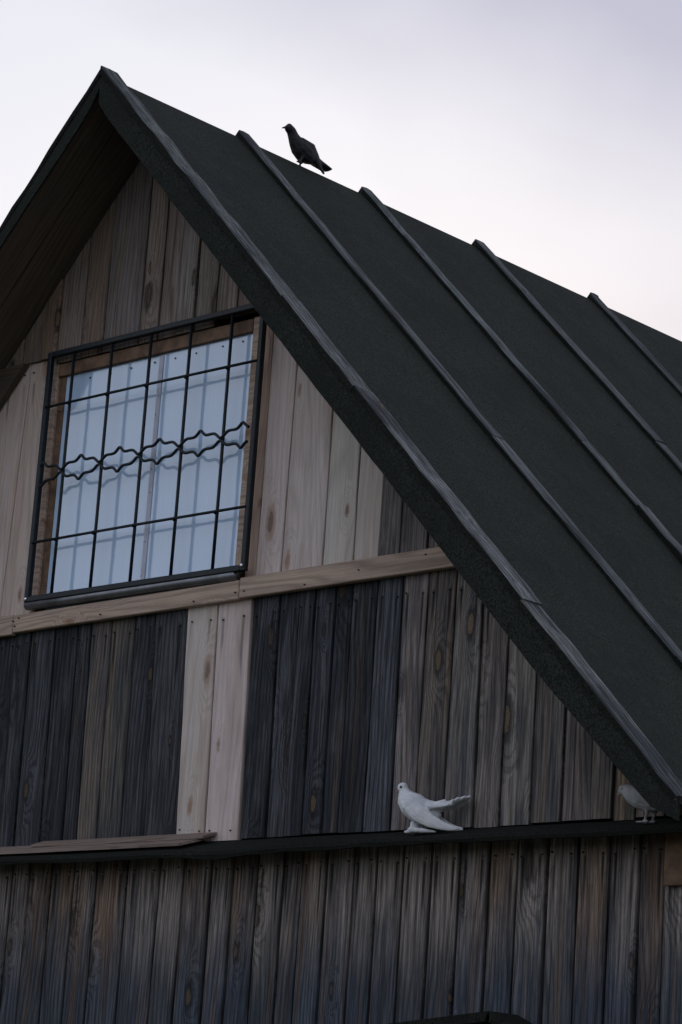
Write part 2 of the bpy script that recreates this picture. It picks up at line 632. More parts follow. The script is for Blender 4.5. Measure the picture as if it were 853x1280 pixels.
# ---- middle band of the gable, between ledge and trim
mid = link('middle_wall', mesh_from('middle_wall', [(-HALF, .03, 2.75), (HALF, .03, 2.75), (1.88, .03, 3.61), (-1.88, .03, 3.61),
           (-HALF, .1, 2.75), (HALF, .1, 2.75), (1.88, .1, 3.61), (-1.88, .1, 3.61)],
           [(0, 1, 2, 3), (5, 4, 7, 6), (4, 0, 3, 7), (1, 5, 6, 2), (3, 2, 6, 7), (4, 5, 1, 0)]), 'black', barn)
# (left at foot, left at head, kind, colour)
D0, D1, D2, D3 = BLUEDARK
mids = [(-.60, -.618, 'dark', D1), (-.514, -.53, 'dark', (.05, .056, .068)), (-.368, -.391, 'dark', D2), (-.245, -.265, 'dark', D1),
        (-.164, -.188, 'old', (.085, .072, .062)), (-.056, -.077, 'old', (.082, .07, .06)), (.071, .052, 'dark', D3), (.20, .164, 'dark', (.045, .045, .05)),
        (.373, .335, 'fresh', (.41, .37, .345)), (.519, .494, 'fresh', (.45, .40, .365)), (.685, .665, 'dark', D2),
        (.809, .799, 'dark', D1), (.898, .894, 'dark', D0), (.979, .968, 'dark', (.04, .044, .054)), (1.069, 1.064, 'dark', D0),
        (1.145, 1.143, 'dark', D2), (1.259, 1.259, 'dark', (.075, .082, .098)), (1.383, 1.375, 'old', (.125, .112, .108)),
        (1.486, 1.490, 'old', (.115, .098, .084)), (1.608, 1.610, 'old', (.115, .108, .106)), (1.733, 1.724, 'old', (.12, .105, .096)),
        (1.839, 1.844, 'old', (.135, .12, .11)), (1.966, 1.966, 'old', (.118, .106, .1)), (2.085, 2.085, 'old', (.13, .112, .10)),
        (2.198, 2.201, 'old', (.105, .088, .074)), (2.281, 2.292, 'old', (.14, .108, .078)), (2.37, 2.37, 'old', (.12, .1, .08)),
        (2.48, 2.48, 'old', (.11, .1, .09)), (2.60, 2.60, 'old', (.11, .1, .09)), (HALF, HALF, None, None)]
x = -.60
left = []
while x > -HALF + .12:
    w = rnd.uniform(.1, .13)
    x -= w
    left.append((x, x - .01, 'dark', rnd.choice(BLUEDARK)))
mids = list(reversed(left)) + mids
for i in range(len(mids) - 1):
    a, b = mids[i], mids[i + 1]
    g = rnd.uniform(.002, .0048)
    zt = []
    for xx in (a[1] + g, b[1] - g):
        zt.append(min(3.615, soff_z(xx)))
    zb = 2.742 + rnd.uniform(-.003, .006)
    if a[2] == 'fresh':
        zb = 2.750 if a[0] < .45 else 2.737
    if min(zt) < zb + .02:
        continue
    yv = rnd.uniform(-.004, .004) - (.006 if a[2] == 'fresh' else 0)
    vboard('board', mid, a[2], jit(a[3], .05 if a[2] == 'fresh' else .18), (a[0] + g, b[0] - g), (a[1] + g, b[1] - g), zb, zt, yv, .024, 8)
    if min(zt) > 3.5:
        add_nails((a[1], b[1]), 3.60, yv - .002, .07)
        if a[2] == 'fresh':
            add_nails((a[0], b[0]), zb, yv - .002, -.03)

# ---- upper gable: backing, boards over the window, boards beside it
upz = 3.62
upper = link('upper_wall', mesh_from('upper_wall',
             [(-1.86, .03, upz), (1.86, .03, upz), (0, .03, 5.56), (-1.86, .1, upz), (1.86, .1, upz), (0, .1, 5.56)],
             [(0, 1, 2), (5, 4, 3), (3, 0, 2, 5), (1, 4, 5, 2), (3, 4, 1, 0)]), 'black', barn)
ups = [(-.845, (.2, .16, .125)), (-.74, (.19, .155, .125)), (-.632, (.17, .125, .09)), (-.535, (.2, .165, .14)), (-.393, (.185, .14, .11)),
       (-.261, (.16, .145, .14)), (-.057, (.23, .19, .16)), (.049, (.22, .185, .16)), (.147, (.215, .19, .17)),
       (.246, (.2, .17, .145)), (.360, (.24, .2, .17)), (.47, (.22, .18, .15)), (.58, (.2, .17, .14)), (.70, None)]
for i in range(len(ups) - 1):
    a, b = ups[i][0], ups[i + 1][0]
    g = rnd.uniform(.002, .004)
    j = rnd.uniform(-.004, .004)
    zt = [soff_z(a + g), soff_z(b - g)]
    zb = 4.685 if a < -.6 or a > .3 else 4.655
    if max(zt) < zb + .02:
        continue
    zt = [max(q, zb + .004) for q in zt]
    if a < 0 < b:                       # board under the ridge: split so the head is peaked
        zt = [soff_z(a + g), soff_z(b - g)]
    yv = -.012 + rnd.uniform(-.004, .004)
    vboard('board', upper, 'gable', jit(ups[i][1], .07), (a + g + j, b - g + j), (a + g, b - g), zb, zt, yv, .03, 7)

rights = [(.607, .600, .0), (.667, .661, 1), (.789, .797, 1), (.989, .986, 1), (1.133, 1.131, 1), (1.250, 1.247, 2), (1.348, 1.346, 2), (1.47, 1.47, 2), (1.6, 1.6, 2), (1.72, 1.72, None)]
for i in range(len(rights) - 1):
    a, b = rights[i], rights[i + 1]
    g = .0024
    zt = [soff_z(a[1] + g), soff_z(b[1] - g)]
    zb = 3.622
    if min(zt) < zb + .02:
        continue
    k = a[2]
    if k == 0:
        zt = [4.648, 4.648]
    c = {0: (.3, .21, .16), 1: rnd.choice([(.41, .37, .345), (.44, .39, .35), (.40, .35, .315)]), 2: (.10, .092, .09)}[k]
    vboard('board', upper, 'old' if k == 2 else 'fresh', jit(c, .06), (a[0] + g, b[0] - g), (a[1] + g, b[1] - g), zb, zt,
           rnd.uniform(-.004, .003), .026, 8)
lefts = [(-1.3, -1.26), (-1.17, -1.13), (-1.04, -1.0), (-.885, -.85), (-.737, -.697), (-.556, -.552)]
for i in range(len(lefts) - 1):
    a, b = lefts[i], lefts[i + 1]
    g = .002
    zt = [min(4.683, soff_z(a[1])), min(4.683, soff_z(b[1]))]
    vboard('board', upper, 'fresh', jit((.40, .345, .305), .05), (a[0] + g, b[0] - g), (a[1] + g, b[1] - g), 3.622, zt, rnd.uniform(0, .004), .024, 8)
    if i >= 3:
        add_nails((a[1], b[1]), 4.683, -.002, .04)

# dark board fixed along the left slope below the upper boards
rt = mesh_from('rake_board', [(-.70, -.004, 4.680), (-.862, -.004, 4.680), (-1.75, -.004, 3.752), (-1.60, -.004, 3.738),
                              (-.70, -.03, 4.680), (-.862, -.03, 4.680), (-1.75, -.03, 3.752), (-1.60, -.03, 3.738)],
               [(0, 1, 2, 3), (7, 6, 5, 4), (0, 4, 5, 1), (1, 5, 6, 2), (2, 6, 7, 3), (3, 7, 4, 0)])
fix_normals(rt)
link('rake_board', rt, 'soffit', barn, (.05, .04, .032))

# ---- trim boards across the gable
trim = bpy.data.objects.new('trim_band', None)
COL.objects.link(trim)
trim.parent = barn


def trim_board(x0, x1, z0, z1, y0, y1, rot, col):
    o = box('trim_board', trim, 'trimx', x0, x1, y0, y1, z0, z1, .003, col, rot)
    return o


trim_board(-1.78, -.611, 3.574, 3.652, -.034, -.0085, RAD(.4), (.30, .235, .185))
trim_board(-.606, .622, 3.582, 3.651, -.036, -.0085, RAD(-.5), (.33, .255, .20))
trim_board(.627, 1.77, 3.594, 3.668, -.038, -.0085, RAD(-.45), (.35, .27, .21))
for (a, b) in ((-.60, 3.62), (-.57, 3.63), (-.59, 3.60), (.61, 3.612), (.40, 3.60), (.655, 3.612), (.95, 3.605), (1.2, 3.63), (1.5, 3.65), (-.1, 3.6)):
    nail_pts.append((a, -.0385, b))

# ---- nails, far too small to tell apart
bm = bmesh.new()
for (nx, ny, nz) in nail_pts:
    bmesh.ops.create_cone(bm, cap_ends=True, segments=7, radius1=.0032, radius2=.0026, depth=.008,
                          matrix=Matrix.Translation((nx, ny, nz)) @ Matrix.Rotation(RAD(90), 4, 'X'))
me = bpy.data.meshes.new('nails')
bm.to_mesh(me)
bm.free()
link('nails', me, 'nail', barn, kind='stuff')

# ---- sloping drip ledge wrapped in felt
V, F = [], []
NL = 70
LX0, LX1 = -2.80, 2.82
for i in range(NL + 1):
    t = i / NL
    x = LX0 + (LX1 - LX0) * t
    n1 = mnoise.noise((x * 3.1, 3, 0))
    n2 = mnoise.noise((x * 9.0, 7, 0)) + .8 * mnoise.noise((x * 23.0, 2, 0))
    sag = .018 * math.exp(-((x - .72) / .18) ** 2) + .006 * math.exp(-((x - .1) / .3) ** 2)
    zt = 2.690 + .004 * n1
    if x > 1.3:
        zt += .004
    thk = .023 + .006 * n1 + .005 * n2 + sag * .3
    yfr = -.140 + .006 * n1
    for (y, z) in ((.012, 2.7405), (-.05, 2.723 - sag * .2 + .002 * n2), (-.10, 2.705 - sag * .4 + .002 * n1), (yfr, zt - sag * .6),
                   (yfr - .006, zt - .012 - sag * .6), (yfr - .003 + .003 * n2, zt - thk - sag * .6), (yfr + .014, zt - thk + .001 - sag * .6), (yfr + .02, zt - .018 - sag * .4),
                   (-.05, 2.70 - .004), (.012, 2.722)):
        V.append((x, y, z))
k = 10
for i in range(NL):
    for j in range(k):
        a, b = i * k + j, i * k + (j + 1) % k
        F.append((a, a + k, b + k, b))
F.append(tuple(range(k)))
F.append(tuple(reversed(range(NL * k, NL * k + k))))
me = mesh_from('drip_ledge', V, F)
fix_normals(me)
ledge = link('drip_ledge', me, 'oldfelt_and_shade', barn, smooth=False)


def slope_plank(name, x0, x1, d0, d1, lift, th, col, skew=0.0, endcut=0.0):
    """plank lying on the ledge: d = distance out from the wall, following its slope"""
    sl = (2.7405 - 2.690) / .14
    vs_, n = [], 12
    rings = []
    for i in range(n + 1):
        t = i / n
        x = x0 + (x1 - x0) * t
        dd = skew * t
        w = .002 * mnoise.noise((x * 4, lift * 100, 1))
        e = endcut if i == n else 0
        pts = []
        for (d, h, ex) in ((d0, 0, 0), (d0, th, 0), (d1, th, e), (d1, 0, e)):
            d = d + dd + w
            pts.append((x + ex, -d, 2.7425 - d * sl + lift + h + .002 + w))
        rings.append(pts)
    V, F = ring_mesh(name, rings)
    me = mesh_from(name, V, F)
    fix_normals(me)
    return link(name, me, 'trimx', None, col)


pl = slope_plank('loose_plank', -.62, .565, .03, .122, .007, .010, (.145, .115, .098), 0, -.05)
pl['label'] = 'grey brown loose plank lying on the ledge below the grilled window'
pl['category'] = 'plank'
pl2 = slope_plank('loose_plank', -.33, .585, .012, .07, .018, .009, (.15, .12, .10), 0, -.01)
pl2['label'] = 'narrower upper plank lying on top of the loose plank on the ledge'
pl2['category'] = 'plank'

# ---- window
win = bpy.data.objects.new('window', None)
COL.objects.link(win)
win.parent = barn
win.location = (0, 0, 3.66)


def wbox(name, mat, x0, x1, y0, y1, z0, z1, b=.002, color=None, parent=None):
    o = box(name, parent or win, mat, x0, x1, y0, y1, z0 - 3.66, z1 - 3.66, b, color)
    return o


wbox('jamb', 'trimx', -.549, -.512, -.010, .03, 3.655, 4.652, .002, (.38, .29, .23))
wbox('jamb', 'inner', -.511, -.474, .001, .03, 3.655, 4.60, .002)
wbox('jamb', 'trimx', .566, .598, -.010, .03, 3.655, 4.652, .002, (.34, .26, .2))
wbox('head_board', 'inner', -.511, .565, -.012, .03, 4.598, 4.648, .002)
wbox('mullion', 'trimx', .052, .085, .008, .03, 3.66, 4.597, .002, (.3, .24, .2))


def film(x0, x1, y):
    nx, nz = 10, 10
    V, F = [], []
    for i in range(nx + 1):
        for j in range(nz + 1):
            x = x0 + (x1 - x0) * i / nx
            z = 3.66 + (4.597 - 3.66) * j / nz
            V.append((x, y + .0009 * mnoise.noise((x * 7, z * 7, y)), z - 3.66))
    for i in range(nx):
        for j in range(nz):
            a = i * (nz + 1) + j
            F.append((a, a + nz + 1, a + nz + 2, a + 1))
    me = mesh_from('film_pane', V, F)
    o = link('film_pane', me, 'film', win, smooth=True)
    return o


film(-.474, .083, .0060)
film(.056, .566, .0038)
wbox('seam_strip', M['strip'], .060, .083, .0005, .0030, 3.67, 4.59, .0005)
bm = bmesh.new()
for i in range(9):
    bmesh.ops.create_icosphere(bm, subdivisions=1, radius=.0045, matrix=Matrix.Translation((-.45 + i * .12 + rnd.uniform(-.012, .012), .003, 4.572 + rnd.uniform(-.006, .006) - 3.66)))
for i in range(8):
    bmesh.ops.create_icosphere(bm, subdivisions=1, radius=.0045, matrix=Matrix.Translation((.068 + rnd.uniform(-.006, .006), .003, 3.74 + i * .1 + rnd.uniform(-.03, .03) - 3.66)))
for i in range(6):
    bmesh.ops.create_icosphere(bm, subdivisions=1, radius=.005, matrix=Matrix.Translation((-.49 + rnd.uniform(-.006, .006), .0, 3.76 + i * .14 - 3.66)))
me = bpy.data.meshes.new('tacks')
bm.to_mesh(me)
bm.free()
link('tacks', me, 'tack', win, kind='stuff')

# metal sill: half-round rolled edge
rings = []
for x in (-.535, -.2, .2, .602):
    pts = [(x, .01, 3.668 - 3.66), (x, .01, 3.705 - 3.66), (x, -.02, 3.700 - 3.66)]
    for q in range(7):
        a = RAD(80 - q * 28)
        pts.append((x, -.030 - .020 * math.cos(a) * 1.0, 3.678 - 3.66 + .020 * math.sin(a)))
    rings.append(pts)
Vv, Ff = ring_mesh('sill', rings)
me = mesh_from('sill', Vv, Ff)
fix_normals(me)
link('sill', me, 'zinc', win, smooth=True)

# ---- grille
gr = bpy.data.objects.new('window_grille', None)
COL.objects.link(gr)
gr.parent = barn
gr.location = (0, 0, 3.685)
GZ = 3.685
GX0, GX1, GT = -.535, .660, 4.690
tb = .022
yb, yfr = -.031, -.053


def gbox(x0, x1, z0, z1, ya=yfr, yb_=yb):
    return box('frame_bar', gr, 'iron', x0, x1, ya, yb_, z0 - GZ, z1 - GZ, .0025)


gbox(GX0, GX0 + tb, GZ, GT)
gbox(GX1 - tb, GX1, GZ, GT)
gbox(GX0 + tb, GX1 - tb, GT - tb, GT, yfr - .001, yb + .001)
gbox(GX0 + tb, GX1 - tb, GZ, GZ + tb, yfr - .001, yb + .001)
YR = -.042
RX = [-.387, -.167, .052, .270, .487]
for x in RX:
    tube('rod', gr, 'iron', [(x, YR, tb - .004), (x + .0015, YR, .3), (x, YR, .6), (x, YR, GT - GZ - tb + .004)], .0062)
for z in (3.919, 4.463):
    tube('cross_rod', gr, 'iron', [(GX0 + tb - .004, YR - .010, z - GZ), (.05, YR - .010, z - GZ + .002), (GX1 - tb + .004, YR - .010, z - GZ)], .0056)
shape = [(0, 0), (.13, .024), (.2, .028), (.36, .026), (.43, .036), (.50, .051), (.57, .036), (.64, .026), (.80, .028), (.87, .024), (1, 0)]
ZC = 4.189 - GZ


def smooth_pts(p, it=2):
    for _ in range(it):
        q = [p[0]]
        for a, b in zip(p[:-1], p[1:]):
            q.append(a.lerp(b, .25))
            q.append(a.lerp(b, .75))
        q.append(p[-1])
        p = q
    return p


pitch = .2185
for sgn, yo in ((1, -.011), (-1, -.013)):
    pts = []
    for c in range(-1, 6):
        xa = -.387 + pitch * c
        for (u, hgt) in shape:
            x = xa + pitch * u
            if x < GX0 + tb - .006 or x > GX1 - tb + .006:
                continue
            hh = sgn * hgt
            p = Vector((x, YR + yo, ZC + hh))
            if not pts or (pts[-1] - p).length > 1e-4:
                pts.append(p)
    tube('wavy_rod', gr, 'iron', smooth_pts(pts), .0058)
bm = bmesh.new()
for x in RX:
    for z in (3.919, 4.463, 4.189):
        mt = Matrix.Translation((x + rnd.uniform(-.002, .002), YR - .007, z - GZ + rnd.uniform(-.002, .002))) @ Matrix.Diagonal((1.1, .8, rnd.uniform(.8, 1.3), 1))
        bmesh.ops.create_icosphere(bm, subdivisions=2, radius=.0082, matrix=mt)
me = bpy.data.meshes.new('welds')
bm.to_mesh(me)
bm.free()
link('welds', me, 'iron', gr, smooth=True, kind='stuff')
for (x, z) in ((GX0 + .013, GZ + .012), (GX1 - .013, GZ + .018)):
    bm = bmesh.new()
    bmesh.ops.create_uvsphere(bm, u_segments=10, v_segments=6, radius=.0075)
    for v in bm.verts:
        v.co.y *= .6
    me = bpy.data.meshes.new('bolt')
    bm.to_mesh(me)
    bm.free()
    o = link('bolt', me, 'bolt', gr, smooth=True)
    o.location = (x, yfr - .002, z - GZ)

# ------------------------------------------------------------------ roof
def rp(s, y, h, side=1):
    """s = distance down the slope from the ridge, h = height off the felt, side +1 right, -1 left"""
    return (side * (s * COS + h * SIN), y, RIDGE - s * SIN + h * COS)


SL = EAVE / COS
# deck behind the gable wall (one solid chevron)
prof = []
d0, d1 = -.006, -.0285
p = [rp(0, 0, d0), rp(SL, 0, d0), rp(SL, 0, d1), (0, 0, SOFF), rp(SL, 0, d1, -1), rp(SL, 0, d0, -1)]
p[0] = (0, 0, RIDGE - .006 / COS)
V = [(a, .002, c) for a, b, c in p] + [(a, BACK, c) for a, b, c in p]
F = [(0, 1, 2, 3), (0, 3, 4, 5), (9, 8, 7, 6), (11, 10, 9, 6)] + [(i, i + 6, (i + 1) % 6 + 6, (i + 1) % 6) for i in range(6)]
me = mesh_from('roof', V, F)
fix_normals(me)
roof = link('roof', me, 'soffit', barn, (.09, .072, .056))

# soffit planks of the overhang
for side in (1, -1):
    for (ya, yb2, cc) in ((-.348, -.1915, (.075, .058, .044)), (-.1885, -.001, (.066, .052, .04))):
        n = 10
        rings = []
        L = SL - .01
        for i in range(n + 1):
            s = L * i / n + (0.0 if i else 0.002)
            w = .0015 * mnoise.noise((s * 2, ya * 9, side))
            rr = []
            for (y, h) in ((ya + .003, d0), (yb2 - .003, d0), (yb2 - .001, d1 + w), (ya + .001, d1 + w)):
                # local frame: x along slope
                rr.append((s, y, h))
            rings.append(rr)
        Vv, Ff = ring_mesh('soffit_plank', rings)
        me = mesh_from('soffit_plank', Vv, Ff)
        fix_normals(me)
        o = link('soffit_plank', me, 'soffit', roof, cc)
        X = Vector((side * COS, 0, -SIN))
        Z = Vector((side * SIN, 0, COS))
        Y = Z.cross(X)
        if side == 1:
            o.matrix_local = Matrix(((X.x, 0, Z.x, 0), (X.y, 1, Z.y, 0), (X.z, 0, Z.z, RIDGE), (0, 0, 0, 1)))
        else:
            o.matrix_local = Matrix(((X.x, 0, Z.x, 0), (X.y, 1, Z.y, 0), (X.z, 0, Z.z, RIDGE), (0, 0, 0, 1)))

# felt sheets, one per bay, with slight waves
BY = [-.365, .372, 1.100, 1.840, 2.665, 3.46, 4.20, 4.95, 5.70, 6.45, 7.30]
BW = [.092] + [.064] * 10


def felt_sheet(y0, y1, side, seed):
    ns, ny = 34, 10
    V, F = [], []
    for i in range(ns + 1):
        for j in range(ny + 1):
            s = (SL + .02) * i / ns
            v = j / ny
            y = y0 + (y1 - y0) * v
            bell = math.sin(math.pi * v) ** .6
            h = bell * (.011 * mnoise.noise((s * 1.3, y * 1.7, seed)) + .004 * mnoise.noise((s * 5, y * 5, seed)) - .002)
            h = max(h + .006 * bell, -.002)
            h += .005 * max(0, 1 - v * 12) ** 2 + .005 * max(0, 1 - (1 - v) * 12) ** 2
            if i == 0:
                h = 0
            V.append(rp(s, y, h, side))
    m = len(V)
    for i in range(ns):
        for j in range(ny):
            a = i * (ny + 1) + j
            F.append((a, a + ny + 1, a + ny + 2, a + 1))
    me = mesh_from('felt_sheet', V, F)
    if side == 1:
        me.flip_normals() if me.polygons[0].normal.z < 0 else None
    else:
        me.flip_normals() if me.polygons[0].normal.z < 0 else None
    o = link('felt_sheet', me, 'felt', roof, smooth=True)
    return o


for i in range(len(BY) - 1):
    for side in (1, -1):
        felt_sheet(BY[i] + (.012 if i == 0 else BW[i] / 2), BY[i + 1] + BW[i + 1] / 2, side, i * 3.3 + side)


def batten(name, s0, s1, y0, w, hgt, side, seed, col, dy=0.0, dy1=0.0, rough=.0035, base=-.002, peak=False):
    n = max(4, int((s1 - s0) / .09))
    rings = []
    for i in range(n + 1):
        t = i / n
        s = s0 + (s1 - s0) * t
        a = rough * mnoise.noise((s * 5, seed, 0)) * 1.6
        b = rough * mnoise.noise((s * 5, seed, 5)) * 1.6
        c = rough * mnoise.noise((s * 7, seed, 9)) * 1.4
        y = y0 + dy + (dy1 - dy) * t + .006 * mnoise.noise((s * .9, seed, 15))
        hh = hgt + c
        rings.append([(s, y + a, base), (s, y + a, hh - .004), (s, y + a + .004, hh), (s, y + w / 2, hh + .001 + c), (s, y + w + b - .004, hh), (s, y + w + b, hh - .004), (s, y + w + b, base)])
    if peak:       # plumb cut at the ridge
        for k_ in range(7):
            s_, y_, h_ = rings[0][k_]
            rings[0][k_] = (s_ - h_ * TAN, y_, h_)
    Vv, Ff = ring_mesh(name, rings)
    me = mesh_from(name, Vv, Ff)
    fix_normals(me)
    me.materials.append(M['batten'])
    me.materials.append(M['oldfelt_and_shade'])
    for p_ in me.polygons:
        if abs(p_.normal.y) > .9 and p_.center.z < hgt * .8:
            p_.material_index = 1  # felt turned up the sides; on the front batten, painted-in side shade
    o = link(name, me, None, roof, col)
    X = Vector((side * COS, 0, -SIN))
    Z = Vector((side * SIN, 0, COS))
    o.matrix_local = Matrix(((X.x, 0, Z.x, 0), (X.y, 1, Z.y, 0), (X.z, 0, Z.z, RIDGE), (0, 0, 0, 1)))
    return o


def breaks(lst):
    return lst


JO = {0: [1.52, 2.05, 3.15], 1: [2.02, 3.2], 2: [1.75, 2.15], 3: [1.45, 2.6], 4: [2.3]}
for i, y in enumerate(BY[:-1]):
    for side in (1, -1):
        cuts = [0.0] + (JO.get(i, [1.9]) if side == 1 else [1.9]) + [SL + (.0 if i else -.03)]
        for k_ in range(len(cuts) - 1):
            w = BW[i] + rnd.uniform(-.004, .004)
            hg = .022 + rnd.uniform(-.002, .002)
            if i == 2 and k_ == 2:
                hg += .005
            col = jit((.112, .120, .120) if i == 0 else (.088, .096, .100), .12)
            if i == 4:
                col = jit((.045, .048, .055), .1)
            dy0, dy1 = rnd.uniform(-.006, .006), rnd.uniform(-.006, .006)
            if side == -1 and i == 0:
                hg, col = .020, (.03, .032, .035)
            yy = y - (.006 if i == 0 else 0)
            if i == 0:
                dy0, dy1 = dy0 * .6, dy1 * .6
            batten('batten', cuts[k_] + (.002 if k_ else 0), cuts[k_ + 1], yy, w, hg, side, i * 7.7 + k_ * 3.1 + side, col, dy0, dy1,
                   (.0040 if i == 0 else .0026), peak=(k_ == 0))


# felt turned down over the rake edges
def rake_flap(side, drop_fn, seed):
    n = 60
    V, F = [], []
    L = SL - .008
    for i in range(n + 1):
        s = L * i / n
        x = side * s * COS
        zt = RIDGE - s * SIN + .006 + .003 * mnoise.noise((s * 6, seed, 2))
        dr = drop_fn(s)
        wv = .005 * mnoise.noise((s * 3, seed, 0)) + .003 * mnoise.noise((s * 11, seed, 4))
        zb_ = RIDGE - s * SIN - dr + .004 * mnoise.noise((s * 8, seed, 8)) + .003 * mnoise.noise((s * 25, seed, 3))
        zm = (zt + zb_) / 2
        y = -.366
        V += [(x, y, zt), (x, y - .002 + wv * .5, zm), (x, y + wv - .001, zb_), (x, y + .007 + wv, zb_ + .001), (x, y + .007 + wv * .5, zm), (x, y + .007, zt)]
    k_ = 6
    for i in range(n):
        for j in range(k_):
            a, b = i * k_ + j, i * k_ + (j + 1) % k_
            F.append((a, a + k_, b + k_, b))
    F.append(tuple(range(k_)))
    F.append(tuple(range(n * k_, n * k_ + k_)))
    me = mesh_from('felt_flap', V, F)
    fix_normals(me)
    return link('felt_flap', me, 'felt', roof, smooth=False)


def dropR(s):
    d = .132
    if s < .22:
        d = .118 + (d - .118) * min(1, s / .12)
    if s > 3.3:
        d -= .037 * min(1, (s - 3.3) / .63)
    if s > 3.90:
        d -= .055 * (s - 3.90) / .14
    return d


def dropL(s):
    return .052 + .026 * min(1, s / .1) + .006 * math.sin(s * 7)


rake_flap(1, dropR, 2.0)
rake_flap(-1, dropL, 5.0)

# closing boards of the other three sides
def side_slab(name, x0, x1, y0, y1, z1):
    box(name, barn, 'sidewall', x0, x1, y0, y1, -.01, z1, .002)


side_slab('side_wall', HALF - .09, HALF - .005, .105, BACK - .2, soff_z(HALF) - .01)
side_slab('side_wall', -HALF + .005, -HALF + .09, .105, BACK - .2, soff_z(HALF) - .01)
bw = mesh_from('back_wall', [(-HALF, BACK - .19, 0), (HALF, BACK - .19, 0), (HALF, BACK - .19, soff_z(HALF)), (0, BACK - .19, SOFF - .01), (-HALF, BACK - .19, soff_z(HALF)),
                             (-HALF, BACK - .1, 0), (HALF, BACK - .1, 0), (HALF, BACK - .1, soff_z(HALF)), (0, BACK - .1, SOFF - .01), (-HALF, BACK - .1, soff_z(HALF))],
               [(0, 1, 2, 3, 4), (9, 8, 7, 6, 5)] + [(i, i + 5, (i + 1) % 5 + 5, (i + 1) % 5) for i in range(5)])
fix_normals(bw)
link('back_wall', bw, 'sidewall', barn)

# ------------------------------------------------------------------ little canopy in front of the lower wall
can = empty('door_canopy', 'low dark felt canopy peak at the foot of the lower plank wall', 'canopy', (1.965, -.15, 0))


def canopy_sheet(name, pts, mat, th=.03):
    V = [Vector(q) for q in pts]
    nrm = (V[1] - V[0]).cross(V[3] - V[0]).normalized()
    if nrm.z < 0:
        nrm = -nrm
    W = V + [q - nrm * th for q in V]
    me = mesh_from(name, [tuple(q) for q in W], [(0, 1, 2, 3), (7, 6, 5, 4), (0, 4, 5, 1), (1, 5, 6, 2), (2, 6, 7, 3), (3, 7, 4, 0)])
    fix_normals(me)
    return link(name, me, mat, can)


canopy_sheet('roof_slope', [(0, 0, 2.1556), (-.75, 0, 2.076), (-.75, .139, 2.076), (0, .139, 2.1556)], 'oldfelt_and_shade')
canopy_sheet('roof_slope', [(0, 0, 2.1556), (0, .139, 2.1556), (.38, .139, 1.99), (.38, 0, 1.99)], 'oldfelt_and_shade')
for xx, zz in ((-.66, 2.05), (.30, 1.985)):
    box('bracket', can, 'sidewall', xx - .022, xx + .022, .012, .139, zz - .075, zz - .012, .003)
    box('bracket', can, 'sidewall', xx - .022, xx + .022, .098, .139, zz - .36, zz - .077, .003)


# ------------------------------------------------------------------ pigeons
def loft(bm, pts, lat, flat=1.0, sides=12):
    """pts: (a, z, r) stations in the bird's own plane; lat = sideways position; flat = sideways squash"""
    P = [Vector((a, 0, z)) for a, z, r in pts]
    rings = []
    for i, q in enumerate(P):
        d = (P[min(i + 1, len(P) - 1)] - P[max(i - 1, 0)]).normalized()
        u = Vector((-d.z, 0, d.x))
        r = pts[i][2]
        lt = lat[i] if isinstance(lat, (list, tuple)) else lat
        fl = flat[i] if isinstance(flat, (list, tuple)) else flat
        rings.append([bm.verts.new(q + Vector((0, lt, 0)) + u * (r * math.cos(k)) + Vector((0, 1, 0)) * (r * fl * math.sin(k)))
                      for k in [2 * math.pi * j / sides for j in range(sides)]])
    for a, b in zip(rings[:-1], rings[1:]):
        for j in range(sides):
            bm.faces.new((a[j], a[(j + 1) % sides], b[(j + 1) % sides], b[j]))
    bm.faces.new(rings[0][::-1])
    bm.faces.new(rings[-1])


def bird(name, label, base, axis, mat, lofts, beak, beak_mat, eye, eye_lat, voxel=.0028, smooth_it=3, kx=1.0, yaw=0.0, grow=1.0):
    """lofts in (a, z, r), a measured along world x or y; base = world origin of the bird"""
    root = empty(name, label, 'pigeon', base)
    root['group'] = 'pigeons perched on the barn'
    a0, z0 = (base[0] if axis == 'x' else base[1]), base[2]
    bm = bmesh.new()
    for L in lofts:
        loft(bm, [((a - a0) * kx, z - z0, r * grow) for a, z, r in L[0]], L[1], L[2])
    bmesh.ops.recalc_face_normals(bm, faces=bm.faces)
    me = bpy.data.meshes.new('tmp')
    bm.to_mesh(me)
    bm.free()
    tmp = bpy.data.objects.new('tmp', me)
    COL.objects.link(tmp)
    m1 = tmp.modifiers.new('r', 'REMESH')
    m1.mode = 'VOXEL'
    m1.voxel_size = voxel
    m2 = tmp.modifiers.new('s', 'SMOOTH')
    m2.factor = .5
    m2.iterations = smooth_it
    dg = bpy.context.evaluated_depsgraph_get()
    me2 = bpy.data.meshes.new_from_object(tmp.evaluated_get(dg))
    bpy.data.objects.remove(tmp, do_unlink=True)
    me2.name = 'body'
    body = link('body', me2, mat, root, smooth=True)
    bm = bmesh.new()
    loft(bm, [((a - a0) * kx, z - z0, r) for a, z, r in beak], 0, .8, 8)
    me = bpy.data.meshes.new('beak')
    bm.to_mesh(me)
    bm.free()
    link('beak', me, beak_mat, root, smooth=True)
    for sg in (1, -1):
        bm = bmesh.new()
        bmesh.ops.create_uvsphere(bm, u_segments=10, v_segments=8, radius=eye[2])
        me = bpy.data.meshes.new('eye')
        bm.to_mesh(me)
        bm.free()
        e = link('eye', me, 'eye', root, smooth=True)
        e.location = ((eye[0] - a0) * kx, sg * eye_lat, eye[1] - z0)
    root.rotation_euler = (0, 0, RAD(yaw) + (RAD(90) if axis == 'y' else 0))
    return root


